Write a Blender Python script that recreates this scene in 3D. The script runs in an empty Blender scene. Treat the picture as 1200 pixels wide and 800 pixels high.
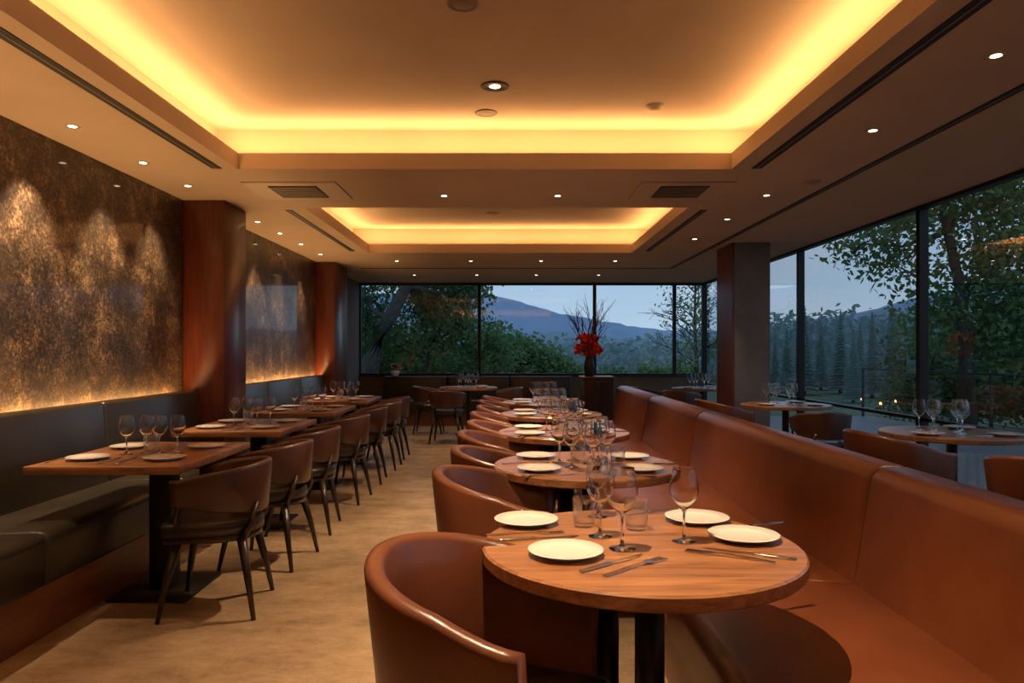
import bpy, bmesh, math, random
import numpy as np
from mathutils import Matrix, Vector, Euler
random.seed(7); rng=np.random.default_rng(7)
sc=bpy.context.scene
COL=sc.collection

# ------------------------------------------------------------ materials
def newmat(name):
    m=bpy.data.materials.new(name); m.use_nodes=True
    nt=m.node_tree; b=nt.nodes["Principled BSDF"]; return m,nt,b
def pmat(name,col,rough=.5,metal=0,coat=0,noise=None,nscale=8,bump=0,bscale=60,spec=None,emis=None,estr=0,trans=0):
    m,nt,b=newmat(name)
    b.inputs["Base Color"].default_value=(*col,1); b.inputs["Roughness"].default_value=rough
    b.inputs["Metallic"].default_value=metal; b.inputs["Coat Weight"].default_value=coat
    b.inputs["Coat Roughness"].default_value=.15
    if spec is not None: b.inputs["Specular IOR Level"].default_value=spec
    if emis: b.inputs["Emission Color"].default_value=(*emis,1); b.inputs["Emission Strength"].default_value=estr
    tc=nt.nodes.new("ShaderNodeTexCoord")
    if noise:
        n=nt.nodes.new("ShaderNodeTexNoise"); n.inputs["Scale"].default_value=nscale; n.inputs["Detail"].default_value=6
        nt.links.new(tc.outputs["Object"],n.inputs["Vector"])
        r=nt.nodes.new("ShaderNodeValToRGB"); r.color_ramp.elements[0].position=.35; r.color_ramp.elements[1].position=.65
        r.color_ramp.elements[0].color=(*col,1); r.color_ramp.elements[1].color=(*noise,1)
        nt.links.new(n.outputs["Fac"],r.inputs["Fac"]); nt.links.new(r.outputs["Color"],b.inputs["Base Color"])
        if trans:
            out=nt.nodes["Material Output"]; tl=nt.nodes.new("ShaderNodeBsdfTranslucent"); mx=nt.nodes.new("ShaderNodeMixShader"); mx.inputs[0].default_value=trans
            nt.links.new(r.outputs["Color"],tl.inputs[0]); nt.links.new(b.outputs[0],mx.inputs[1]); nt.links.new(tl.outputs[0],mx.inputs[2]); nt.links.new(mx.outputs[0],out.inputs[0])
    if bump:
        n2=nt.nodes.new("ShaderNodeTexNoise"); n2.inputs["Scale"].default_value=bscale; n2.inputs["Detail"].default_value=4
        nt.links.new(tc.outputs["Object"],n2.inputs["Vector"])
        bp=nt.nodes.new("ShaderNodeBump"); bp.inputs["Strength"].default_value=bump; bp.inputs["Distance"].default_value=.01
        nt.links.new(n2.outputs["Fac"],bp.inputs["Height"]); nt.links.new(bp.outputs["Normal"],b.inputs["Normal"])
    return m
def woodmat(name,c1,c2,scale=(1.2,14,14),rough=.35,coat=.2):
    m,nt,b=newmat(name)
    tc=nt.nodes.new("ShaderNodeTexCoord"); mp=nt.nodes.new("ShaderNodeMapping"); mp.inputs["Scale"].default_value=scale
    n=nt.nodes.new("ShaderNodeTexNoise"); n.inputs["Scale"].default_value=3; n.inputs["Detail"].default_value=8; n.inputs["Roughness"].default_value=.65; n.inputs["Distortion"].default_value=.9
    r=nt.nodes.new("ShaderNodeValToRGB"); r.color_ramp.elements[0].position=.34; r.color_ramp.elements[1].position=.64
    r.color_ramp.elements[0].color=(*c1,1); r.color_ramp.elements[1].color=(*c2,1)
    nt.links.new(tc.outputs["Object"],mp.inputs["Vector"]); nt.links.new(mp.outputs["Vector"],n.inputs["Vector"])
    nt.links.new(n.outputs["Fac"],r.inputs["Fac"]); nt.links.new(r.outputs["Color"],b.inputs["Base Color"])
    b.inputs["Roughness"].default_value=rough; b.inputs["Coat Weight"].default_value=coat; b.inputs["Coat Roughness"].default_value=.2
    return m
def glassmat(name,base,power,tint=(1,1,1),amp=.9):
    m=bpy.data.materials.new(name); m.use_nodes=True; nt=m.node_tree; nt.nodes.clear()
    o=nt.nodes.new("ShaderNodeOutputMaterial"); mx=nt.nodes.new("ShaderNodeMixShader")
    t=nt.nodes.new("ShaderNodeBsdfTransparent"); t.inputs[0].default_value=(*tint,1)
    g=nt.nodes.new("ShaderNodeBsdfGlossy"); g.inputs["Roughness"].default_value=.0
    lw=nt.nodes.new("ShaderNodeLayerWeight"); lw.inputs["Blend"].default_value=.5
    p=nt.nodes.new("ShaderNodeMath"); p.operation='POWER'; p.inputs[1].default_value=power
    ma=nt.nodes.new("ShaderNodeMath"); ma.operation='MULTIPLY_ADD'; ma.inputs[1].default_value=amp; ma.inputs[2].default_value=base
    nt.links.new(lw.outputs["Facing"],p.inputs[0]); nt.links.new(p.outputs[0],ma.inputs[0]); nt.links.new(ma.outputs[0],mx.inputs[0])
    nt.links.new(t.outputs[0],mx.inputs[1]); nt.links.new(g.outputs[0],mx.inputs[2]); nt.links.new(mx.outputs[0],o.inputs[0])
    return m
def emat(name,col,s):
    m=bpy.data.materials.new(name); m.use_nodes=True; nt=m.node_tree; nt.nodes.clear()
    o=nt.nodes.new("ShaderNodeOutputMaterial"); e=nt.nodes.new("ShaderNodeEmission"); e.inputs[0].default_value=(*col,1); e.inputs[1].default_value=s
    nt.links.new(e.outputs[0],o.inputs[0]); return m

M={}
M['plaster']=pmat("ceiling_paint",(.54,.425,.32),.8,noise=(.5,.39,.29),nscale=2)
M['plaster_dark']=pmat("wall_paint",(.16,.12,.085),.8,noise=(.13,.1,.07),nscale=2)
M['black']=pmat("black_metal",(.012,.011,.01),.4,metal=.3,noise=(.018,.016,.014))
M['slot']=pmat("slot_black",(.008,.007,.006),.6,noise=(.012,.01,.009))
M['cognac']=pmat("cognac_leather",(.205,.062,.023),.33,noise=(.16,.045,.017),nscale=5,bump=.12,bscale=220,coat=.12)
M['tubleather']=pmat("brown_tub_leather",(.145,.046,.02),.32,noise=(.11,.033,.015),nscale=6,bump=.1,bscale=260,coat=.12)
M['chairleather']=pmat("brown_chair_leather",(.085,.033,.02),.34,noise=(.06,.023,.014),nscale=6,bump=.1,bscale=260,coat=.1)
M['olive']=pmat("dark_olive_leather",(.036,.028,.018),.33,noise=(.026,.021,.013),nscale=5,bump=.1,bscale=220,coat=.1)
M['blackleather']=pmat("black_seat_leather",(.018,.014,.012),.32,noise=(.026,.02,.016),nscale=6,bump=.08,bscale=240)
M['wood']=woodmat("table_oak",(.2,.08,.032),(.44,.2,.088),rough=.3,coat=.3)
M['redwood']=woodmat("mahogany_cladding",(.075,.016,.008),(.14,.03,.012),scale=(9,9,.8),rough=.35)
M['basewood']=woodmat("plinth_wood",(.16,.055,.022),(.24,.09,.035),scale=(8,1,8))
M['ebony']=pmat("ebonised_wood",(.02,.012,.009),.3,noise=(.03,.018,.012),nscale=10)
M['concrete']=pmat("grey_concrete",(.16,.15,.135),.75,noise=(.2,.185,.17),nscale=6,bump=.1,bscale=90)
M['china']=pmat("white_china",(.78,.74,.68),.2,noise=(.8,.76,.7),coat=.3)
M['steel']=pmat("cutlery_steel",(.6,.58,.55),.18,metal=1,noise=(.56,.54,.52))
m,nt,b=newmat("clear_glass"); b.inputs["Transmission Weight"].default_value=1; b.inputs["Roughness"].default_value=0; b.inputs["IOR"].default_value=1.35
n=nt.nodes.new("ShaderNodeRGB"); n.outputs[0].default_value=(.99,.99,.985,1); nt.links.new(n.outputs[0],b.inputs["Base Color"])
M['wglass']=m
M['tglass']=glassmat("tumbler_glass",.06,2.0,tint=(.97,.97,.97),amp=.8)
M['pane']=glassmat("window_glass",.045,4,tint=(.96,.98,.99),amp=.8)
M['pane2']=glassmat("side_window_glass",.17,3,tint=(.96,.98,.99),amp=.75)
M['lamp']=emat("downlight_lens",(1,.76,.5),14)
M['glow']=emat("lantern_glow",(1,.5,.18),4)
M['trimwhite']=pmat("trim_white",(.52,.42,.33),.5,noise=(.5,.4,.31))
M['vent']=pmat("vent_grey",(.22,.17,.13),.5,noise=(.2,.15,.11))
M['bark']=pmat("bark",(.04,.034,.028),.9,noise=(.07,.06,.045),nscale=12)
M['twig']=pmat("dry_twig",(.06,.03,.02),.8,noise=(.1,.05,.03))
M['leaf']=pmat("tree_leaves",(.09,.18,.055),.6,noise=(.19,.31,.1),nscale=1.5,trans=.35)
M['leaf2']=pmat("dark_leaves",(.055,.125,.05),.6,noise=(.12,.22,.08),nscale=1.5,trans=.35)
M['conifer']=pmat("conifer_needles",(.05,.115,.105),.7,noise=(.08,.165,.145),nscale=3,emis=(.12,.22,.3),estr=.06)  # bluish tint and faint glow paint distance haze onto the needles
M['mist']=pmat("distant_woodland",(.09,.17,.18),.8,noise=(.13,.22,.22),nscale=.5,emis=(.12,.22,.33),estr=.18)  # pale blue tint and glow put haze into the woodland colour
M['grass']=pmat("lawn",(.08,.14,.07),.9,noise=(.11,.17,.085),nscale=.4)
M['deck']=pmat("terrace_stone",(.14,.14,.145),.5,noise=(.18,.175,.175),nscale=1.2)
M['red']=pmat("red_petals",(.65,.02,.015),.5,noise=(.85,.05,.02),nscale=30)
M['pink']=pmat("pink_petals",(.7,.35,.28),.5,noise=(.8,.5,.4),nscale=30)
M['green']=pmat("stem_green",(.05,.1,.03),.6,noise=(.07,.13,.04))
M['mount1']=pmat("far_mountain",(.13,.21,.33),1,noise=(.09,.16,.27),nscale=.02,emis=(.13,.24,.42),estr=.28)  # blue emission paints aerial haze onto the mountain
M['mount2']=pmat("mid_hills",(.09,.16,.2),1,noise=(.06,.13,.16),nscale=.05,emis=(.13,.24,.38),estr=.24)  # faint blue emission stands in for haze over the hills

# bronze patina wall
m,nt,b=newmat("bronze_patina")
tc=nt.nodes.new("ShaderNodeTexCoord")
n1=nt.nodes.new("ShaderNodeTexNoise"); n1.inputs["Scale"].default_value=2.4; n1.inputs["Detail"].default_value=15; n1.inputs["Roughness"].default_value=.82
n2=nt.nodes.new("ShaderNodeTexNoise"); n2.inputs["Scale"].default_value=48; n2.inputs["Detail"].default_value=8; n2.inputs["Roughness"].default_value=.85
mx=nt.nodes.new("ShaderNodeMath"); mx.operation='MULTIPLY_ADD'; mx.inputs[1].default_value=.55
mh=nt.nodes.new("ShaderNodeMath"); mh.operation='MULTIPLY'; mh.inputs[1].default_value=.45
r=nt.nodes.new("ShaderNodeValToRGB"); e=r.color_ramp.elements
e[0].position=.42; e[0].color=(.012,.009,.008,1); e[1].position=.61; e[1].color=(.55,.38,.21,1)
k=e.new(.485); k.color=(.05,.034,.022,1); k=e.new(.54); k.color=(.16,.1,.056,1)
for n in (n1,n2): nt.links.new(tc.outputs["Object"],n.inputs["Vector"])
nt.links.new(n2.outputs["Fac"],mh.inputs[0]); nt.links.new(n1.outputs["Fac"],mx.inputs[0]); nt.links.new(mh.outputs[0],mx.inputs[2])
nt.links.new(mx.outputs[0],r.inputs["Fac"]); nt.links.new(r.outputs["Color"],b.inputs["Base Color"])
b.inputs["Metallic"].default_value=.25; b.inputs["Roughness"].default_value=.45; b.inputs["Coat Weight"].default_value=.45; b.inputs["Coat Roughness"].default_value=.06
bp=nt.nodes.new("ShaderNodeBump"); bp.inputs["Strength"].default_value=.3; bp.inputs["Distance"].default_value=.01
nt.links.new(n2.outputs["Fac"],bp.inputs["Height"]); nt.links.new(bp.outputs["Normal"],b.inputs["Normal"])
M['patina']=m
# floor
m,nt,b=newmat("sandstone_floor")
tc=nt.nodes.new("ShaderNodeTexCoord")
mp=nt.nodes.new("ShaderNodeMapping"); mp.inputs["Scale"].default_value=(1,1.6,1)
n1=nt.nodes.new("ShaderNodeTexNoise"); n1.inputs["Scale"].default_value=2.6; n1.inputs["Detail"].default_value=12; n1.inputs["Roughness"].default_value=.8
r=nt.nodes.new("ShaderNodeValToRGB"); e=r.color_ramp.elements
e[0].position=.34; e[0].color=(.22,.145,.085,1); e[1].position=.66; e[1].color=(.46,.33,.21,1)
br=nt.nodes.new("ShaderNodeTexBrick"); br.offset=.5; br.inputs["Scale"].default_value=1; br.inputs["Brick Width"].default_value=1.2; br.inputs["Row Height"].default_value=.6
br.inputs["Mortar Size"].default_value=.003; br.inputs["Color1"].default_value=(1,1,1,1); br.inputs["Color2"].default_value=(.93,.92,.9,1); br.inputs["Mortar"].default_value=(.8,.78,.75,1)
mm=nt.nodes.new("ShaderNodeMix"); mm.data_type='RGBA'; mm.blend_type='MULTIPLY'; mm.inputs[0].default_value=.6
nt.links.new(tc.outputs["Object"],mp.inputs["Vector"]); nt.links.new(mp.outputs["Vector"],n1.inputs["Vector"]); nt.links.new(tc.outputs["Object"],br.inputs["Vector"])
nt.links.new(n1.outputs["Fac"],r.inputs["Fac"]); nt.links.new(r.outputs["Color"],mm.inputs[6]); nt.links.new(br.outputs["Color"],mm.inputs[7])
nt.links.new(mm.outputs[2],b.inputs["Base Color"]); b.inputs["Roughness"].default_value=.27
M['floor']=m

# ------------------------------------------------------------ mesh builder
class P:
    def __init__(s,name): s.name=name; s.bm=bmesh.new(); s.mats=[]
    def mi(s,k):
        if k not in s.mats: s.mats.append(k)
        return s.mats.index(k)
    def merge(s,t,mat,smooth=False,mx=None):
        i=s.mi(mat)
        if mx is not None: t.transform(mx)
        for f in t.faces: f.material_index=i; f.smooth=smooth
        me=bpy.data.meshes.new("t"); t.to_mesh(me); t.free(); s.bm.from_mesh(me); bpy.data.meshes.remove(me)
    def mesh(s,vs,fs,mat,smooth=False,mx=None):
        t=bmesh.new(); v=[t.verts.new(c) for c in vs]
        for f in fs:
            try: t.faces.new([v[i] for i in f])
            except ValueError: pass
        s.merge(t,mat,smooth,mx)
    def box(s,x0,x1,y0,y1,z0,z1,mat,bev=0,seg=3,mx=None):
        t=bmesh.new(); bmesh.ops.create_cube(t,size=1)
        t.transform(Matrix.Translation(((x0+x1)/2,(y0+y1)/2,(z0+z1)/2))@Matrix.Diagonal((x1-x0,y1-y0,z1-z0,1)))
        if bev: bmesh.ops.bevel(t,geom=t.edges[:],offset=bev,segments=seg,profile=.5,affect='EDGES')
        s.merge(t,mat,bool(bev),mx)
    def lathe(s,prof,mat,seg=32,cx=0,cy=0,smooth=True,sx=1,sy=1,mx=None):
        vs=[];fs=[];n=len(prof)
        for j in range(seg):
            a=2*math.pi*j/seg
            for (r,z) in prof: vs.append((cx+r*math.cos(a)*sx,cy+r*math.sin(a)*sy,z))
        for j in range(seg):
            k=(j+1)%seg
            for i in range(n-1): fs.append((j*n+i,k*n+i,k*n+i+1,j*n+i+1))
        t=bmesh.new(); v=[t.verts.new(c) for c in vs]
        for f in fs: t.faces.new([v[i] for i in f])
        bmesh.ops.remove_doubles(t,verts=t.verts[:],dist=1e-5)
        bmesh.ops.recalc_face_normals(t,faces=t.faces[:])
        s.merge(t,mat,smooth,mx)
    def tube(s,pts,rad,mat,seg=8,smooth=True,mx=None):
        pts=[Vector(p) for p in pts]
        if not hasattr(rad,'__len__'): rad=[rad]*len(pts)
        vs=[];fs=[]
        for i,p in enumerate(pts):
            d=(pts[min(i+1,len(pts)-1)]-pts[max(i-1,0)]).normalized()
            u=d.cross(Vector((0,0,1)) if abs(d.z)<.95 else Vector((1,0,0))).normalized(); w=d.cross(u)
            for j in range(seg):
                a=2*math.pi*j/seg; vs.append(tuple(p+(u*math.cos(a)+w*math.sin(a))*rad[i]))
        for i in range(len(pts)-1):
            for j in range(seg):
                k=(j+1)%seg; fs.append((i*seg+j,i*seg+k,(i+1)*seg+k,(i+1)*seg+j))
        fs.append(tuple(range(seg))[::-1]); fs.append(tuple((len(pts)-1)*seg+j for j in range(seg)))
        s.mesh(vs,fs,mat,smooth,mx)
    def extr(s,prof,y0,y1,mat,bev=.02,seg=3):
        t=bmesh.new(); n=len(prof)
        a=[t.verts.new((x,y0,z)) for x,z in prof]; b2=[t.verts.new((x,y1,z)) for x,z in prof]
        t.faces.new(a); t.faces.new(b2[::-1])
        for i in range(n): t.faces.new((a[i],b2[i],b2[(i+1)%n],a[(i+1)%n]))
        bmesh.ops.recalc_face_normals(t,faces=t.faces[:])
        if bev: bmesh.ops.bevel(t,geom=t.edges[:],offset=bev,segments=seg,profile=.5,affect='EDGES')
        s.merge(t,mat,bool(bev))
    def data(s):
        me=bpy.data.meshes.new(s.name); s.bm.to_mesh(me); s.bm.free()
        for k in s.mats: me.materials.append(M[k])
        return me
    def obj(s,loc=(0,0,0),rz=0):
        return inst(s.name,s.data(),loc,rz)
def inst(name,me,loc=(0,0,0),rz=0,scale=None):
    o=bpy.data.objects.new(name,me); COL.objects.link(o); o.location=loc; o.rotation_euler=(0,0,rz)
    if scale: o.scale=scale
    return o

# ------------------------------------------------------------ room shell
XL,XR,YB,YF,H=-2.8,3.62,13.5,-2.5,2.6
p=P("floor"); p.box(XL-.2,XR+.1,YF-.2,YB+.1,-.1,0,'floor'); p.obj()
T1=(-1.92,1.57,-1.5,5.13); T2=(-1.84,1.60,6.5,9.46); Z1=H+.115; Z2=2.95
p=P("ceiling")
def sof(x0,x1,y0,y1): p.box(x0,x1,y0,y1,H,Z1,'plaster')
sof(XL,T1[0],YF,T1[3]); sof(T1[1],XR,YF,T1[3]); sof(T1[0],T1[1],YF,T1[2])
sof(XL,XR,T1[3],T2[2]); sof(XL,T2[0],T2[2],T2[3]); sof(T2[1],XR,T2[2],T2[3]); sof(XL,XR,T2[3],YB)
p.box(XL,XR,YF,YB,Z2,Z2+.1,'plaster')
for (a,b_,c,d) in (T1,T2):
    g=.24
    p.box(a-g-.03,a-g,c-g,d+g,Z1,Z2,'plaster'); p.box(b_+g,b_+g+.03,c-g,d+g,Z1,Z2,'plaster')
    p.box(a-g,b_+g,c-g-.03,c-g,Z1,Z2,'plaster'); p.box(a-g,b_+g,d+g,d+g+.03,Z1,Z2,'plaster')
p.box(XL-.2,XR+.1,YF-.2,YB+.1,Z2+.1,Z2+.2,'plaster')
p.obj()
p=P("wall_left"); p.box(XL-.2,XL,YF,YB,0,Z2+.1,'plaster_dark'); p.obj()
p=P("wall_rear"); p.box(XL-.2,XR+.1,YF-.2,YF,0,Z2+.1,'plaster_dark'); p.obj()
p=P("wall_back"); p.box(XL,XR,YB,YB+.12,0,.85,'plaster_dark'); p.box(XL,XR+.1,YB,YB+.12,H-.02,Z2+.1,'plaster_dark'); p.box(XL,XR,YB-.04,YB+.14,.85,.875,'ebony'); p.obj()
for y0,y1 in ((YF+.02,6.15),(6.70,10.38)):
    q=P("wall_panel"); q.box(XL,XL+.025,y0,y1,.6,H-.001,'patina'); q.obj()
for y0,y1,x1 in ((6.17,6.69,-2.43),(10.4,11.2,-2.5)):
    q=P("timber_pier"); q.box(XL+.001,x1,y0,y1,.001,H-.001,'redwood',bev=.004,seg=1); q.obj()
q=P("concrete_column"); q.box(2.66,3.08,8.57,9.2,0,H-.001,'concrete'); q.box(2.63,2.66,8.57,9.2,0,H-.001,'redwood'); q.obj()
xs=[XL,-.56,1.59,3.08,XR]
for i in range(4):
    q=P("window_%d"%(i+1)); a,b_=xs[i],xs[i+1]
    q.box(a,a+.03,YB+.02,YB+.09,.875,H-.02,'black'); q.box(b_-.03,b_,YB+.02,YB+.09,.875,H-.02,'black')
    q.box(a+.03,b_-.03,YB+.02,YB+.09,.875,.905,'black'); q.box(a+.03,b_-.03,YB+.02,YB+.09,H-.05,H-.02,'black')
    q.mesh([(a+.03,YB+.055,.9),(b_-.03,YB+.055,.9),(b_-.03,YB+.055,H-.04),(a+.03,YB+.055,H-.04)],[(0,1,2,3)],'pane'); q.obj()
ys=[YF,1.0,3.72,6.43,9.12,11.5,YB+.1]
for i in range(6):
    q=P("window_%d"%(i+5)); a,b_=ys[i],ys[i+1]
    for yy in (a,b_-.03): q.box(XR,XR+.08,yy,yy+.03,0,H+.1,'black')
    for zz in (0,H-.03): q.box(XR,XR+.08,a+.03,b_-.03,zz,zz+.035,'black')
    q.box(XR+.01,XR+.07,a+.03,b_-.03,.70,.73,'black')
    q.mesh([(XR+.04,a+.03,.03),(XR+.04,b_-.03,.03),(XR+.04,b_-.03,H-.02),(XR+.04,a+.03,H-.02)],[(0,1,2,3)],'pane2'); q.obj()
p=P("wall_right"); p.box(XR,XR+.1,YF,YB+.1,H+.1,Z2+.1,'plaster_dark'); p.obj()

def slot(x0,x1,y0,y1):
    q=P("linear_slot_diffuser")
    if (y1-y0)>(x1-x0):
        q.box(x0,x1,y0,y1,H-.004,H,'slot'); q.box((x0+x1)/2-.004,(x0+x1)/2+.004,y0,y1,H-.006,H-.003,'vent')
    else:
        q.box(x0,x1,y0,y1,H-.004,H,'slot'); q.box(x0,x1,(y0+y1)/2-.004,(y0+y1)/2+.004,H-.006,H-.003,'vent')
    q.obj()
slot(-2.09,-2.02,YF+.3,5.1); slot(1.70,1.77,YF+.3,5.1)
slot(2.47,2.53,YF+.3,11.15); slot(-2.04,-1.98,6.6,9.3); slot(1.74,1.80,6.6,9.3); slot(-2.3,2.53,11.2,11.26)
q=P("ceiling_air_vent")
q.box(-.36,.36,-.3,.3,-.012,0,'trimwhite'); q.box(-.19,.19,-.2,.2,-.016,-.012,'slot')
for k in range(6):
    y=-.17+k*.068; q.box(-.185,.185,y-.012,y+.012,-.024,-.015,'vent')
me=q.data()
inst("ceiling_air_vent",me,(-1.68,5.8,H)); inst("ceiling_air_vent",me,(1.36,5.8,H))

q=P("recessed_downlight"); q.lathe([(.02,-.001),(.028,-.002),(.04,-.006),(.042,0)],'trimwhite',24); q.lathe([(0,-.003),(.022,-.003)],'lamp',24,smooth=False)
dl=q.data()
q=P("recessed_downlight"); q.lathe([(.045,-.001),(.06,-.003),(.078,-.008),(.085,-.006),(.088,0)],'slot',32); q.lathe([(.03,-.002),(.046,-.002)],'vent',32,smooth=False); q.lathe([(0,-.004),(.032,-.004)],'lamp',24,smooth=False)
dlb=q.data()
SP=(1,.70,.42)
def spot(o,energy,size,tilt,col=SP,blend=.7):
    l=bpy.data.lights.new("spot_beam",'SPOT'); l.energy=energy*1.15; l.spot_size=math.radians(size); l.spot_blend=blend; l.color=col; l.shadow_soft_size=.02
    lo=bpy.data.objects.new("spot_beam",l); COL.objects.link(lo); lo.parent=o; lo.location=(0,0,-.012); lo.rotation_euler=(tilt[0],tilt[1],0)
def down(x,y,z=H,energy=30,size=70,tilt=(0,0),big=False):
    o=inst("recessed_downlight",dlb if big else dl,(x,y,z)); spot(o,energy,size,tilt); return o
R=math.radians
for y,e_ in ((2.7,55),(3.45,80),(4.15,150),(4.95,95),(5.64,60)):
    o=down(-2.5,y,energy=e_,size=62,tilt=(0,R(13)))
    if y in (3.45,4.95): spot(o,70 if y>4 else 35,36,(R(0),R(-9)))
for y in (7.2,7.9,8.7,9.6):
    o=down(-2.5,y,energy=55,size=62,tilt=(0,R(10)))
    if y==8.7: spot(o,75,34,(0,R(-9)))
for y in (3.16,4.23,5.98,7.06,8.3): down(2.12,y,energy=45,size=70)
for x in (-.54,.4): down(x,6.0,energy=130,size=70)
for x in (-1.6,-.55,.45,1.5): down(x,10.3,energy=55,size=70)
for x in (-1.6,-.55,.45,1.5): down(x,12.2,energy=32,size=70)
down(-.09,4.48,Z2,energy=300,size=80,big=True); down(-.09,1.9,Z2,energy=340,size=80,big=True); down(-.09,7.9,Z2,energy=170,size=80); down(-.09,-.4,Z2,energy=110,size=78,big=True)
q=P("ceiling_speaker"); q.lathe([(0,-.006),(.05,-.006),(.056,-.002),(.06,-.008),(.075,-.006),(.078,0)],'vent',28); me=q.data()
inst("ceiling_speaker",me,(-.16,4.98,Z2)); inst("ceiling_speaker",me,(-.22,3.42,Z2)); inst("ceiling_speaker",me,(-.2,8.6,Z2))
q=P("smoke_detector"); q.lathe([(0,-.03),(.03,-.03),(.045,-.015),(.06,-.012),(.062,0)],'trimwhite',28); me=q.data()
inst("smoke_detector",me,(.97,4.84,Z2)); inst("smoke_detector",me,(2.3,5.5,H))

def area(name,loc,sx,sy,energy,rot,col=(1,.53,.195)):
    l=bpy.data.lights.new(name,'AREA'); l.shape='RECTANGLE'; l.size=sx; l.size_y=sy; l.energy=energy; l.color=col
    o=bpy.data.objects.new(name,l); COL.objects.link(o); o.location=loc; o.rotation_euler=rot; return o
def cove(T,e):
    a,b_,c,d=T; g=.1; z=Z1+.015; up=math.pi
    area("cove_strip_light",(a-g,(c+d)/2,z),.05,d-c+.2,e*(d-c),(up,0,0)); area("cove_strip_light",(b_+g,(c+d)/2,z),.05,d-c+.2,e*(d-c),(up,0,0))
    area("cove_strip_light",((a+b_)/2,c-g,z),b_-a+.2,.05,e*(b_-a),(up,0,0)); area("cove_strip_light",((a+b_)/2,d+g,z),b_-a+.2,.05,e*(b_-a),(up,0,0))
cove(T1,6.6); cove(T2,5.4)
area("bench_uplight",(-2.745,1.85,.93),.03,8.3,70,(math.pi,0,0)); area("bench_uplight",(-2.745,8.55,.93),.03,3.6,32,(math.pi,0,0))

# ------------------------------------------------------------ banquettes
def left_bench(y0,y1,segs):
    q=P("leather_banquette")
    q.box(-2.66,-2.14,y0+.01,y1-.01,0,.24,'basewood')
    L=(y1-y0)/segs
    for k in range(segs):
        a=y0+k*L+.003; b_=y0+(k+1)*L-.003
        q.extr([(-2.62,.25),(-2.11,.24),(-2.10,.46),(-2.14,.49),(-2.62,.47)],a,b_,'olive',bev=.022)
        q.extr([(-2.70,.0),(-2.60,.45),(-2.64,.98),(-2.705,.99),(-2.71,.9)],a,b_,'olive',bev=.018)
    q.obj()
left_bench(YF+.1,6.15,6); left_bench(6.71,10.38,3)
q=P("leather_banquette")
seams=[-1.2,.75,2.7,5.2,7.0,9.1]
for a,b_ in zip(seams[:-1],seams[1:]):
    q.extr([(1.26,.36),(1.30,.6),(1.34,.85),(1.38,.885),(1.48,.885),(1.52,.84),(1.53,.04),(1.3,.04)],a+.004,b_-.004,'cognac',bev=.024,seg=4)
    q.extr([(.585,.26),(.58,.42),(.62,.455),(1.0,.465),(1.29,.45),(1.29,.26)],a+.002,b_-.002,'cognac',bev=.02,seg=4)
q.box(.63,1.3,seams[0],9.08,0,.262,'cognac')
q.obj()
q=P("leather_banquette")
for k in range(3):
    a=-2.3+k*1.15
    q.box(a+.004,a+1.146,12.75,13.28,.24,.46,'olive',bev=.03); q.box(a+.004,a+1.146,13.26,13.44,.2,.86,'olive',bev=.03)
q.box(-2.28,1.13,12.8,13.4,0,.25,'basewood'); q.obj()

# ------------------------------------------------------------ chairs
def shell(q,R,arm,zt_b,zt_a,zb_b,zb_a,th,mat,taper=.05,flare=.0):
    path=[]; n=22
    for k in range(5): path.append((arm*(1-k/5),-R,-math.pi/2,k/5*.45))
    for k in range(n+1):
        a=-math.pi/2-math.pi*k/n; path.append((R*1.02*math.cos(a),R*math.sin(a),a,.45+.55*(1-abs(1-2*k/n))))
    for k in range(5): path.append((arm*(k+1)/5,R,math.pi/2,.45*(1-(k+1)/5)))
    vs=[];fs=[]
    for (x,y,a,s) in path:
        e=s*s*(3-2*s); zt=zt_a+(zt_b-zt_a)*e; zb=zb_a+(zb_b-zb_a)*e
        nx,ny=math.cos(a),math.sin(a)
        h=th/2
        prof=[(-h*.6,zb),(h*.6,zb),(h,zb+.012),(h,(zb+zt)/2),(h,zt-.02),(h*.75,zt-.006),(0,zt),(-h*.75,zt-.006),(-h,zt-.02),(-h,(zb+zt)/2),(-h,zb+.012)]
        m=len(prof)
        for d,z in prof:
            u=(zt-z)/(zt-zb+1e-6); vs.append((x+nx*(d-taper*u+flare),y+ny*(d-taper*u+flare),z))
    for i in range(len(path)-1):
        for j in range(m):
            k=(j+1)%m; fs.append((i*m+j,i*m+k,(i+1)*m+k,(i+1)*m+j))
    fs.append(tuple(range(m))[::-1]); fs.append(tuple((len(path)-1)*m+j for j in range(m)))
    t=bmesh.new(); v=[t.verts.new(c) for c in vs]
    for f in fs: t.faces.new([v[i] for i in f])
    bmesh.ops.recalc_face_normals(t,faces=t.faces[:])
    q.merge(t,mat,True)
def dpad(q,x0,x1,hw,z0,z1,mat):
    pts=[]
    for k in range(17):
        a=math.pi/2+math.pi*k/16; pts.append((x0+hw+hw*math.cos(a),hw*math.sin(a)))
    pts+= [(x1-.04,-hw),(x1-.01,-hw+.03),(x1,-hw+.08),(x1,hw-.08),(x1-.01,hw-.03),(x1-.04,hw)]
    t=bmesh.new(); lo=[t.verts.new((x,y,z0)) for x,y in pts]; hi=[t.verts.new((x,y,z1)) for x,y in pts]
    t.faces.new(lo[::-1]); top=t.faces.new(hi); n=len(pts)
    for i in range(n): t.faces.new((lo[i],lo[(i+1)%n],hi[(i+1)%n],hi[i]))
    ed=[e for e in top.edges]
    bmesh.ops.recalc_face_normals(t,faces=t.faces[:])
    bmesh.ops.bevel(t,geom=ed,offset=min(.025,(z1-z0)*.45),segments=3,profile=.5,affect='EDGES')
    q.merge(t,mat,True)
q=P("tub_armchair")
shell(q,.285,.2,.81,.69,.27,.30,.05,'tubleather',taper=.055)
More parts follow.
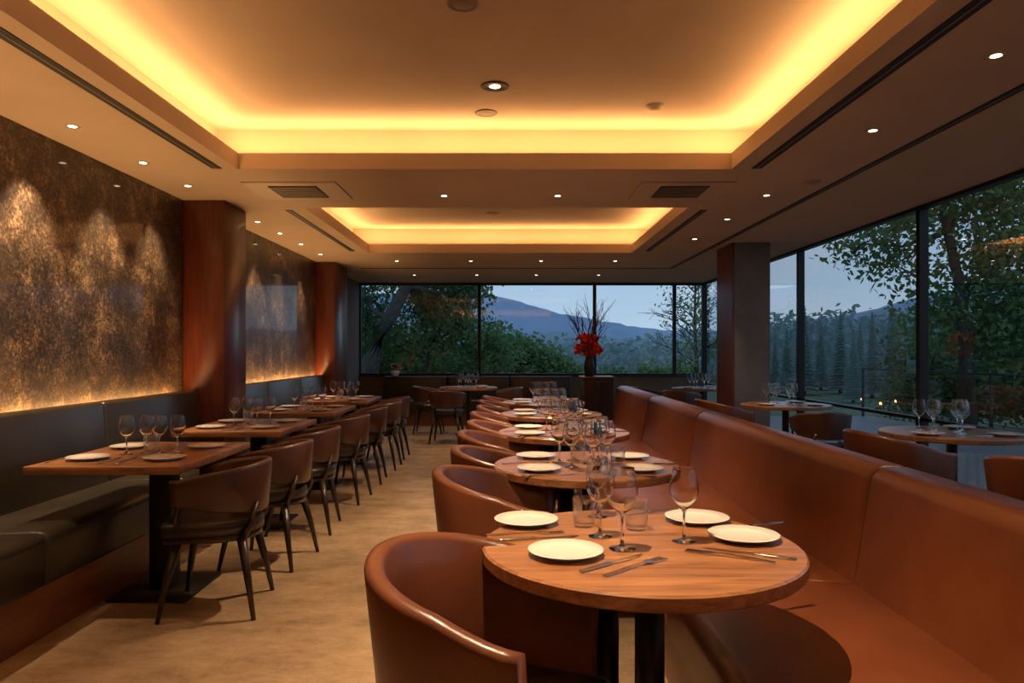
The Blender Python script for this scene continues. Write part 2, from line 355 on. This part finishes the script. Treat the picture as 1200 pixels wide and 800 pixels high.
dpad(q,-.24,.27,.245,.27,.33,'tubleather'); dpad(q,-.235,.28,.24,.331,.44,'blackleather')
for sx in (-1,1):
    for sy in (-1,1): q.tube([(.17*sx+.02,.17*sy,.275),(.2*sx+.02,.2*sy,.0)],[.02,.012],'ebony',10)
tub=q.data()
q=P("dining_chair")
shell(q,.245,.16,.76,.69,.50,.56,.032,'chairleather',taper=.02)
dpad(q,-.225,.235,.225,.41,.475,'blackleather'); dpad(q,-.215,.225,.21,.375,.41,'ebony')
for sx in (-1,1):
    for sy in (-1,1):
        q.tube([(.15*sx,.15*sy,.39),(.19*sx,.195*sy,.2),(.225*sx,.225*sy,.0)],[.024,.018,.011],'ebony',10)
q.tube([(-.16,.15,.39),(-.2,.16,.46),(-.215,.12,.56)],[.018,.016,.012],'ebony',8); q.tube([(-.16,-.15,.39),(-.2,-.16,.46),(-.215,-.12,.56)],[.018,.016,.012],'ebony',8)
q.tube([(.15,.17,.39),(.14,.225,.5),(.12,.235,.6)],[.016,.014,.01],'ebony',8); q.tube([(.15,-.17,.39),(.14,-.225,.5),(.12,-.235,.6)],[.016,.014,.01],'ebony',8)
dch=q.data()
tubs=[(-.05,1.83,-.4),(-.02,3.12,-.1),(0,3.84,.0),(-.02,4.6,-.05),(0,5.32,-.04),(-.02,6.1,.03),(0,6.82,0),(-.02,7.58,.05),(0,8.3,0)]
for x,y,r_ in tubs: inst("tub_armchair",tub,(x,y,0),r_)
for x,y,r_ in [(-1.5,3.74,.12),(-1.5,4.55,-.08),(-1.52,5.38,.08),(-1.5,6.42,-.05),(-1.5,7.35,.05),(-1.48,8.2,0),(-1.5,9.0,0)]:
    inst("dining_chair",dch,(x,y,0),math.pi+r_)
for x,y,r_ in [(-.9,10.5,1.5),(-.05,11.4,math.pi),(-1.3,11.7,0),(2.95,6.85,1.5),(2.5,10.6,.8),(2.2,11.6,0.1)]:
    inst("dining_chair",dch,(x,y,0),r_)
for x,y,r_ in [(2.5,4.7,.1),(2.72,3.6,.6),(2.3,7.75,.1)]:
    inst("tub_armchair",tub,(x,y,0),r_)

# ------------------------------------------------------------ tables
q=P("round_dining_table")
def disc(q,r,z0,z1,mat,seg=72,cx=0,cy=0,b=.006):
    q.lathe([(0,z0),(r-b,z0),(r,z0+b),(r,z1-b),(r-b,z1)],mat,seg,cx,cy,smooth=False); q.lathe([(0,z1),(r-b,z1)],mat,seg,cx,cy,smooth=False)
disc(q,.46,.708,.75,'wood')
disc(q,.2,.694,.708,'black',40)
for cx,cy in ((-.095,.05),(.02,-.05)): q.lathe([(0,.012),(.042,.012),(.042,.7),(0,.7)],'black',32,cx,cy)
disc(q,.2,0,.014,'black',48,-.035,0,.004)
rt=q.data()
q=P("round_pedestal_table"); disc(q,.46,.715,.75,'wood'); q.lathe([(0,.01),(.2,.01),(.21,.0)],'black',40); q.lathe([(.2,.01),(.06,.03),(.035,.07),(.035,.69),(.12,.714),(0,.714)],'black',32); rp=q.data()
q=P("square_dining_table")
q.box(-.38,.38,-.49,.49,.71,.75,'wood',bev=.004,seg=2); q.box(-.15,.35,-.2,.2,.695,.71,'black')
q.box(.02,.14,-.06,.06,.012,.7,'black',bev=.006,seg=2); q.box(-.12,.30,-.24,.24,0,.014,'black',bev=.004,seg=1)
lt=q.data()

q=P("wine_glass")
q.lathe([(0,.0005),(.030,.0005),(.034,.0005),(.0355,.001),(.036,.0017),(.0355,.0024),(.034,.003),(.02,.0055),(.006,.012),(.0038,.03),(.0036,.085),(.008,.097),(.022,.108),(.036,.128),(.0422,.143),(.0435,.154),(.042,.178),(.036,.206),(.0331,.2205),(.0330,.2215),(.0326,.222),(.0322,.2215),(.0322,.2205),(.0352,.206),(.0412,.178),(.0427,.154),(.0413,.1435),(.035,.129),(.021,.11),(.01,.1025),(0,.101)],'wglass',36); wg=q.data()
q=P("water_tumbler")
q.lathe([(0,.001),(.03,.001),(.034,.01),(.037,.05),(.038,.092),(.0368,.092),(.0358,.05),(.033,.012),(0,.008)],'tglass',24); wt=q.data()
q=P("dinner_plate")
q.lathe([(0,.004),(.055,.004),(.058,.0),(.066,.001),(.07,.006),(.102,.015),(.105,.017),(.103,.0185),(.072,.0105),(.06,.0085),(0,.0085)],'china',48); pl=q.data()
def fork():
    q=P("fork")
    q.mesh([(-.006,-.1,0),(.006,-.1,0),(.003,.0,.004),(-.003,.0,.004),(-.003,.03,.004),(.003,.03,.004),(-.011,.045,.002),(.011,.045,.002),(-.012,.06,.001),(.012,.06,.001),
            (-.006,-.1,.003),(.006,-.1,.003),(.003,0,.007),(-.003,0,.007),(-.003,.03,.007),(.003,.03,.007),(-.011,.045,.005),(.011,.045,.005),(-.012,.06,.004),(.012,.06,.004)],
           [(10,11,12,13),(13,12,15,14),(14,15,17,16),(16,17,19,18),(0,3,2,1),(3,4,5,2),(4,6,7,5),(6,8,9,7),(0,1,11,10),(1,2,12,11),(2,5,15,12),(5,7,17,15),(7,9,19,17),(0,10,13,3),(3,13,14,4),(4,14,16,6),(6,16,18,8),(8,18,19,9)],'steel')
    for i in range(4):
        x=-.0105+i*.007; q.box(x-.0016,x+.0016,.058,.1,.001,.0035,'steel')
    return q.data()
def knife():
    q=P("table_knife")
    q.box(-.006,.006,-.11,-.01,0,.006,'steel',bev=.002,seg=2)
    q.mesh([(-.004,-.01,.001),(.005,-.01,.001),(.009,.04,.001),(.007,.09,.001),(-.004,.11,.001),(-.004,-.01,.004),(.005,-.01,.004),(.009,.04,.002),(.007,.09,.002),(-.004,.11,.003)],
           [(0,4,3,2,1),(5,6,7,8,9),(0,1,6,5),(1,2,7,6),(2,3,8,7),(3,4,9,8),(4,0,5,9)],'steel')
    return q.data()
fk=fork(); kn=knife()
TZ=.7502
def G(x,y,s=1.0): inst("wine_glass",wg,(x,y,TZ),random.random()*6,(s,s,s))
def Tm(x,y): inst("water_tumbler",wt,(x,y,TZ),0)
def PLt(x,y): inst("dinner_plate",pl,(x,y,TZ),0)
def FK(x,y,r): inst("fork",fk,(x,y,TZ),r,(1.2,1.2,1.2))
def KN(x,y,r): inst("table_knife",kn,(x,y,TZ),r,(1.15,1.15,1.15))
RX=.38
inst("round_dining_table",rt,(RX,2.12,0))
for x,y in ((.055,2.37),(.155,2.0),(.62,2.4),(.70,2.17)): PLt(x,y)
for x,y,s in ((.275,2.2,1),(.32,2.06,1.04),(.515,2.14,.98),(.30,2.46,.92)): G(x,y,s)
Tm(.24,2.33); Tm(.40,2.29)
KN(.275,1.92,-.85); FK(.328,1.885,-.85)
FK(.60,1.98,1.05); KN(.66,2.005,1.05)
FK(.05,2.225,-1.45); KN(.09,2.17,-1.35)
FK(.51,2.52,-1.2); KN(.77,2.32,1.9)
for i,y in enumerate((3.62,5.1,6.6,8.1)):
    inst("round_dining_table",rt,(RX,y,0))
    for dx,dy in ((-.24,-.2),(-.24,.22),(.24,-.2),(.25,.2)): PLt(RX+dx,y+dy)
    for dx,dy in ((-.08,-.1),(.03,-.16),(-.04,.12),(.08,.06),(.1,-.06),(-.12,.04),(.02,.0),(.1,.17)): G(RX+dx+random.uniform(-.01,.01),y+dy)
    Tm(RX+.16,y+.0); Tm(RX-.01,y+.24)
    FK(RX-.30,y+.01,-1.5); KN(RX-.2,y-.34,-1.4); KN(RX+.325,y+.0,1.5); FK(RX+.16,y-.36,1.4)
for y in (4.02,5.57,7.12,8.67,):
    inst("square_dining_table",lt,(-1.99,y,0))
    for dx,dy in ((-.2,-.25),(.2,-.25),(.22,.22),(-.22,.2)): PLt(-1.99+dx,y+dy)
    for dx,dy in ((-.1,-.06),(-.02,.0),(.06,-.02),(.16,-.02)): G(-1.99+dx,y+dy,.95)
    Tm(-1.99-.06,y+.12)
    FK(-1.99-.34,y-.26,0); KN(-1.99+.03,y-.3,.1); FK(-1.99+.05,y+.25,.1); KN(-1.99-.06,y-.28,0)
for x,y in ((-.65,11.5),(3.08,5.05),(2.95,7.75),(3.0,11.3)):
    inst("round_pedestal_table",rp,(x,y,0))
    for dx,dy in ((-.26,-.16),(.22,-.22),(.2,.24)): PLt(x+dx,y+dy)
    for dx,dy in ((-.12,.02),(-.05,.12),(.04,.0),(.12,.08),(-.16,.12),(.0,-.12)): G(x+dx,y+dy)
    KN(x-.02,y-.26,1.5); FK(x-.06,y-.3,1.4)

q=P("console_cabinet"); q.box(1.0,1.42,9.85,10.3,.05,.94,'ebony',bev=.004,seg=1); q.box(.98,1.44,9.83,10.32,.94,.97,'redwood',bev=.003,seg=1); q.box(1.03,1.39,9.88,10.27,0,.05,'black')
q.box(1.02,1.205,9.84,9.851,.1,.9,'ebony'); q.box(1.215,1.4,9.84,9.851,.1,.9,'ebony'); q.obj()
q=P("flower_vase")
q.lathe([(0,0),(.06,0),(.065,.02),(.075,.14),(.06,.22),(.05,.26),(.062,.29),(.055,.29),(.045,.26),(.05,.2),(0,.02)],'black',28)
def rvec(): 
    v=Vector((random.gauss(0,1),random.gauss(0,1),random.gauss(0,1))); return v.normalized()
def flower(q,c,r,mat):
    c=Vector(c)
    for k in range(26):
        d=rvec(); d.z=abs(d.z)*.9-.25; d.normalize()
        u=d.cross(rvec()).normalized()*r*.38; tip=c+d*r
        q.mesh([tuple(c+d*r*.2),tuple(c+d*r*.7+u),tuple(tip+Vector((0,0,.01))),tuple(c+d*r*.7-u)],[(0,1,2,3)],mat)
for k in range(28):
    a=random.random()*6.28; rr=random.uniform(0,.17); c=(rr*math.cos(a),rr*math.sin(a)*.9,random.uniform(.30,.54))
    q.tube([(0,0,.2),(c[0]*.4,c[1]*.4,.3),c],.003,'green',5); flower(q,c,random.uniform(.055,.085),'red')
for k in range(40):
    a=random.random()*6.28; rr=random.uniform(.05,.17); c=Vector((rr*math.cos(a),rr*math.sin(a),random.uniform(.28,.46))); d=rvec()*.06; u=d.cross(rvec()).normalized()*.02
    q.mesh([tuple(c),tuple(c+d*.5+u),tuple(c+d),tuple(c+d*.5-u)],[(0,1,2,3)],'green')
def twig(q,p0,d,L,r,depth,mat,spread=.5,seg=5,gravity=0):
    pts=[Vector(p0)]; n=5
    for k in range(n):
        d=(d+rvec()*.13+Vector((0,0,gravity))).normalized(); pts.append(pts[-1]+d*L/n)
    q.tube(pts,[r*(1-.5*k/n) for k in range(n+1)],mat,seg)
    if depth>0:
        for k in range(3):
            i=random.randint(2,n); twig(q,pts[i],(d+rvec()*spread).normalized(),L*random.uniform(.45,.7),r*.6,depth-1,mat,spread,seg,gravity)
    return pts
for k in range(10):
    a=k*.63; twig(q,(0,0,.22),Vector((.42*math.cos(a),.42*math.sin(a),1)).normalized(),random.uniform(.42,.56),.009,2,'twig',.4,4)
q.obj((1.1,10.0,.971))
q=P("small_flower_bowl"); q.lathe([(0,0),(.05,0),(.08,.06),(.085,.1),(.078,.1),(0,.03)],'china',24)
for k in range(10):
    a=random.random()*6.28; rr=random.uniform(0,.11); flower(q,(rr*math.cos(a),rr*math.sin(a),random.uniform(.12,.2)),.05,random.choice(['pink','red','pink','green']))
q.obj((-2.1,13.33,.861))
# ------------------------------------------------------------ exterior
p=P("terrace"); p.box(XR+.1,7.5,YF,YB+1.5,-.1,-.02,'deck'); p.box(XL,XR+.1,YB+.14,YB+1.5,-.1,-.02,'deck'); p.obj()
p=P("lawn"); p.mesh([(-300,YF-60,-.6),(300,YF-60,-.6),(300,500,-.6),(-300,500,-.6)],[(0,1,2,3)],'grass'); p.obj()
p=P("terrace_railing")
for y in np.arange(-1,15.1,2.0): p.box(7.3,7.34,y,y+.04,-.02,.95,'black')
p.box(7.29,7.35,-1,15,.95,.98,'black'); p.box(7.31,7.33,-1,15,.5,.51,'black'); p.box(7.31,7.33,-1,15,.2,.21,'black'); p.obj()
def ridge(name,R,base,prof,mat,depth,rough,seed):
    rg=np.random.default_rng(seed); A=np.linspace(prof[0][0],prof[-1][0],260)
    hh=np.interp(A,[a for a,_ in prof],[h for _,h in prof])
    nz=np.zeros_like(A)
    for f,w in ((7,1),(17,.5),(41,.25),(90,.15)):
        ph=rg.random()*6; nz+=w*np.sin(np.radians(A)*f*3+ph+rg.random()*np.sin(A*.2))
    rows=8; vs=[];fs=[]; n=len(A)
    for r in range(rows):
        t=r/(rows-1)
        for i,a in enumerate(A):
            rad=R-depth*(1-t)+rg.normal()*depth*.02; h=base+(hh[i]+nz[i]*rough-base)*(t**.8)+(rg.normal()*rough*.35 if 0<r<rows-1 else rg.normal()*rough*.12)
            vs.append((rad*math.sin(math.radians(a)),rad*math.cos(math.radians(a)),h))
    for r in range(rows-1):
        for i in range(n-1): fs.append((r*n+i,r*n+i+1,(r+1)*n+i+1,(r+1)*n+i))
    q=P(name); q.mesh(vs,fs,mat,True); q.obj()
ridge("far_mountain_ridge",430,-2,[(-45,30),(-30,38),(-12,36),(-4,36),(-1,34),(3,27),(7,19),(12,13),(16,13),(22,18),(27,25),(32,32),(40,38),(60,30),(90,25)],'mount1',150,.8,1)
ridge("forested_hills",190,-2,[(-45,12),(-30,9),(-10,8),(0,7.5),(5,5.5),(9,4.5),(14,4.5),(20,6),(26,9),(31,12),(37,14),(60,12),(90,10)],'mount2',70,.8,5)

def leaves(q,blobs,size,mat):
    vs=[];fs=[];k=0
    for (cx,cy,cz,rx,ry,rz,n) in blobs:
        d=rng.normal(size=(n,3)); d/=np.linalg.norm(d,axis=1)[:,None]
        rad=rng.random(n)**.45; c=np.array([cx,cy,cz])+d*rad[:,None]*np.array([rx,ry,rz])*(1+.25*np.sin(7*d[:,:1]+5*d[:,1:2]))
        u=rng.normal(size=(n,3)); u/=np.linalg.norm(u,axis=1)[:,None]; w=np.cross(u,rng.normal(size=(n,3))); w/=np.linalg.norm(w,axis=1)[:,None]
        s=size*(.6+.8*rng.random(n))[:,None]
        quad=np.stack([c-u*s*.5,c+w*s*.28,c+u*s*.5,c-w*s*.28],axis=1).reshape(-1,3)
        vs.append(quad); fs.append(np.arange(n*4).reshape(-1,4)+k); k+=n*4
    V=np.concatenate(vs); F=np.concatenate(fs)
    me=bpy.data.meshes.new("l"); me.from_pydata(V.tolist(),[],F.tolist()); i=q.mi(mat)
    me.polygons.foreach_set("material_index",[i]*len(F)); q.bm.from_mesh(me); bpy.data.meshes.remove(me)
def px(x,y,d):
    return ((x-597)*d/850,d,1.31-(y-412)*d/850)
def tree(name,trunk,rad,blobs,size,mat,branches=True):
    q=P(name); pts=[Vector(t) for t in trunk]; n=len(pts)
    q.tube(pts,[rad*(1-.6*i/(n-1)) for i in range(n)],'bark',10)
    if branches:
        for (cx,cy,cz,rx,ry,rz,nn) in blobs:
            c=Vector((cx,cy,cz)); s=min(pts[1:],key=lambda v:(v-c).length)
            mid=(s+c)/2+rvec()*.25
            q.tube([s,mid,c],[rad*.3,rad*.2,rad*.08],'bark',6)
            for k in range(4): twig(q,c,rvec(),min(rx,rz)*.9,rad*.09,1,'bark',.6,4)
    leaves(q,blobs,size,mat); q.obj()
d=18
def B(x,y,d,r,n,f=1.0): 
    a,b_,c=px(x,y,d); return (a,b_,c,r*1.25*f,r*1.2,r,n)
tree("leaning_tree",[px(424,480,d),px(436,420,d),px(455,375,d),px(476,335,d),px(490,290,d)],.26,
     [B(428,345,19.5,.7,700),B(500,338,19.5,.8,900),B(530,345,19.5,.75,900),B(475,310,19,.9,1000),B(545,335,19,.7,700),B(435,385,20,.7,900),B(500,365,20.5,.7,800)],.15,'leaf2')
tree("sky_block_tree",[px(485,480,22),px(500,420,22),px(520,370,22),px(535,330,22)],.15,
     [B(560,395,22,.8,1300),B(500,400,22.5,.9,1500),B(580,415,22,.7,1100),B(530,378,22.5,.8,1200),B(450,395,22.5,.8,1300)],.14,'leaf')
# unseen tree added to block bright sky mirrored in the side windows
tree("sky_block_tree",[(-6.8,21.5,-.6),(-6.7,21.5,1.0),(-6.9,21.5,2.6),(-6.8,21.5,4.2)],.18,
     [(-6.5,21.5,3.6,2.2,1.6,1.4,2600),(-8.5,22,2.6,2.2,1.6,1.5,2600),(-5.6,21.5,1.8,1.6,1.4,1.2,2200),(-7.6,21.5,1.2,2.0,1.4,1.2,2400),(-6.6,21.5,5.0,1.8,1.4,1.2,1800),(-10.6,23,2.4,2.0,1.6,2.0,2600)],.18,'leaf2')
q=P("garden_shrubs")
leaves(q,[B(440,424,25,.9,1700),B(475,418,25,.9,1600),B(590,414,25,.85,1900),B(620,420,25,.8,1800),B(645,430,25,.65,1200),B(560,428,25,.7,1500),B(520,430,25,.75,1500),B(480,438,24.5,.7,1400),B(430,440,24.5,.7,1200),B(670,438,25,.45,700),B(720,442,26,.45,700),B(760,440,26,.55,800),B(800,438,26,.55,800)],.15,'leaf'); q.obj()
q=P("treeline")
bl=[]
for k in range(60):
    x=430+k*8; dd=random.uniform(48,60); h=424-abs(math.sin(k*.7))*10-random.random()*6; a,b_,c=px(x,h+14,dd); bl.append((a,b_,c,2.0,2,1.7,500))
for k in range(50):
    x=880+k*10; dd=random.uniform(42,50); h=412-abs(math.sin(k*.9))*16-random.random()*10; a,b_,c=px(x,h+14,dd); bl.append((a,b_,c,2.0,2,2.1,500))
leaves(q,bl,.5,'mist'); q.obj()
q=P("slender_tree"); x0,y0,z0=px(815,440,18)
tp=[Vector((x0,y0,-.6)),Vector((x0+.03,y0,1)),Vector((x0-.02,y0,1.9)),Vector((x0,y0,3.3))]
q.tube(tp,[.07,.055,.04,.02],'bark',8)
for k in range(22):
    t=random.uniform(.8,3.2); s=Vector((x0,y0,t)); a=random.random()*6.28
    twig(q,s,Vector((math.cos(a),math.sin(a)*.6,.7)).normalized(),random.uniform(.5,.9),.02,2,'bark',.6,4)
leaves(q,[(x0,y0,2.4,.9,.8,1.1,1000),(x0,y0,1.4,.9,.7,.6,400)],.09,'leaf'); q.obj()
d=13.5
tree("broadleaf_tree",[px(1136,500,d),px(1132,420,d),px(1126,340,d),px(1110,270,d),px(1095,200,d)],.14,
     [B(1180,225,d,.95,1900),B(1115,215,d,.8,1100),B(1060,258,d,.65,750),B(1010,285,d,.55,420,1.3),B(1050,310,d,.5,300,1.3),B(1165,300,d,.9,1500),B(1195,380,d,1.0,2200),B(1115,370,14,.9,1500),B(1240,300,d,1.3,2200),B(1300,380,d,1.5,2500),B(1150,200,d,1.1,1300)],.13,'leaf')
q=P("terrace_hedge")
for_=[B(1085+k*28,432+random.uniform(-12,10),17.5,.85,1500) for k in range(9)]+[B(1070+k*30,462,16.8,.65,1200) for k in range(9)]
leaves(q,for_,.13,'leaf2'); q.obj()
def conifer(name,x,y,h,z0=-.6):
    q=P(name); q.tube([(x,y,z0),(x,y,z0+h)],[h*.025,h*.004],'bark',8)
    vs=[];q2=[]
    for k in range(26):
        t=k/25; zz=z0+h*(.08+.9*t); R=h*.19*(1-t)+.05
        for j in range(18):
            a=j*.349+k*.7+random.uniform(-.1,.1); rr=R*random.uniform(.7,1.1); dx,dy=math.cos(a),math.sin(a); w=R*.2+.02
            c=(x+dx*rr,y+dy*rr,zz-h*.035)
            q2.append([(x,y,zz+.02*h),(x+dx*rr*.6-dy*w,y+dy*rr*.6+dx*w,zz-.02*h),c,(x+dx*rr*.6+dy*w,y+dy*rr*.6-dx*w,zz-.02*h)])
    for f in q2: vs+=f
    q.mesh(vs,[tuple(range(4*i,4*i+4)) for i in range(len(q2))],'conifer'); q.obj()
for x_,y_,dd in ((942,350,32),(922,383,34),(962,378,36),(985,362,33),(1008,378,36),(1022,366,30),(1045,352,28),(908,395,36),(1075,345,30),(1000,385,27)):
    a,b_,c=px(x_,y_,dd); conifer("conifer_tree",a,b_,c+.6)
q=P("garden_lantern"); q.lathe([(0,0),(.02,0),(.02,.3),(0,.3)],'black',10); q.lathe([(0,.3),(.035,.31),(.04,.37),(0,.39)],'glow',12); me=q.data()
for x_,dd in ((940,26),(1010,24),(1032,22),(1050,23)):
    a,b_,c=px(x_,450,dd); inst("garden_lantern",me,(a,b_,-.6))

# ------------------------------------------------------------ world
w=bpy.data.worlds.new("dusk_sky"); sc.world=w; w.use_nodes=True; nt=w.node_tree; bg=nt.nodes["Background"]
tc=nt.nodes.new("ShaderNodeTexCoord"); sp=nt.nodes.new("ShaderNodeSeparateXYZ"); r=nt.nodes.new("ShaderNodeValToRGB")
e=r.color_ramp.elements; e[0].position=0; e[0].color=(.43,.57,.71,1); e[1].position=.6; e[1].color=(.18,.31,.50,1); k=e.new(.15); k.color=(.31,.47,.66,1)
n=nt.nodes.new("ShaderNodeTexNoise"); n.inputs["Scale"].default_value=2.5; n.inputs["Detail"].default_value=6
mp=nt.nodes.new("ShaderNodeMapping"); mp.inputs["Scale"].default_value=(1,1,5)
r2=nt.nodes.new("ShaderNodeValToRGB"); r2.color_ramp.elements[0].position=.45; r2.color_ramp.elements[1].position=.75; r2.color_ramp.elements[1].color=(.6,.6,.6,1)
mix=nt.nodes.new("ShaderNodeMix"); mix.data_type='RGBA'; mix.inputs[7].default_value=(.6,.62,.68,1)
nt.links.new(tc.outputs["Generated"],sp.inputs[0]); nt.links.new(sp.outputs["Z"],r.inputs[0]); nt.links.new(tc.outputs["Generated"],mp.inputs[0]); nt.links.new(mp.outputs[0],n.inputs["Vector"])
nt.links.new(n.outputs["Fac"],r2.inputs[0]); nt.links.new(r2.outputs[0],mix.inputs[0]); nt.links.new(r.outputs[0],mix.inputs[6]); nt.links.new(mix.outputs[2],bg.inputs[0])
bg.inputs[1].default_value=1.15

cd=bpy.data.cameras.new("camera"); cam=bpy.data.objects.new("camera",cd); COL.objects.link(cam); sc.camera=cam
cam.location=(0,0,1.31); cam.rotation_euler=(math.pi/2,0,0); cd.sensor_width=36; cd.lens=25.5; cd.shift_x=.0025; cd.shift_y=.01; cd.clip_end=2000; cd.clip_start=.05
sc.view_settings.view_transform='Standard'
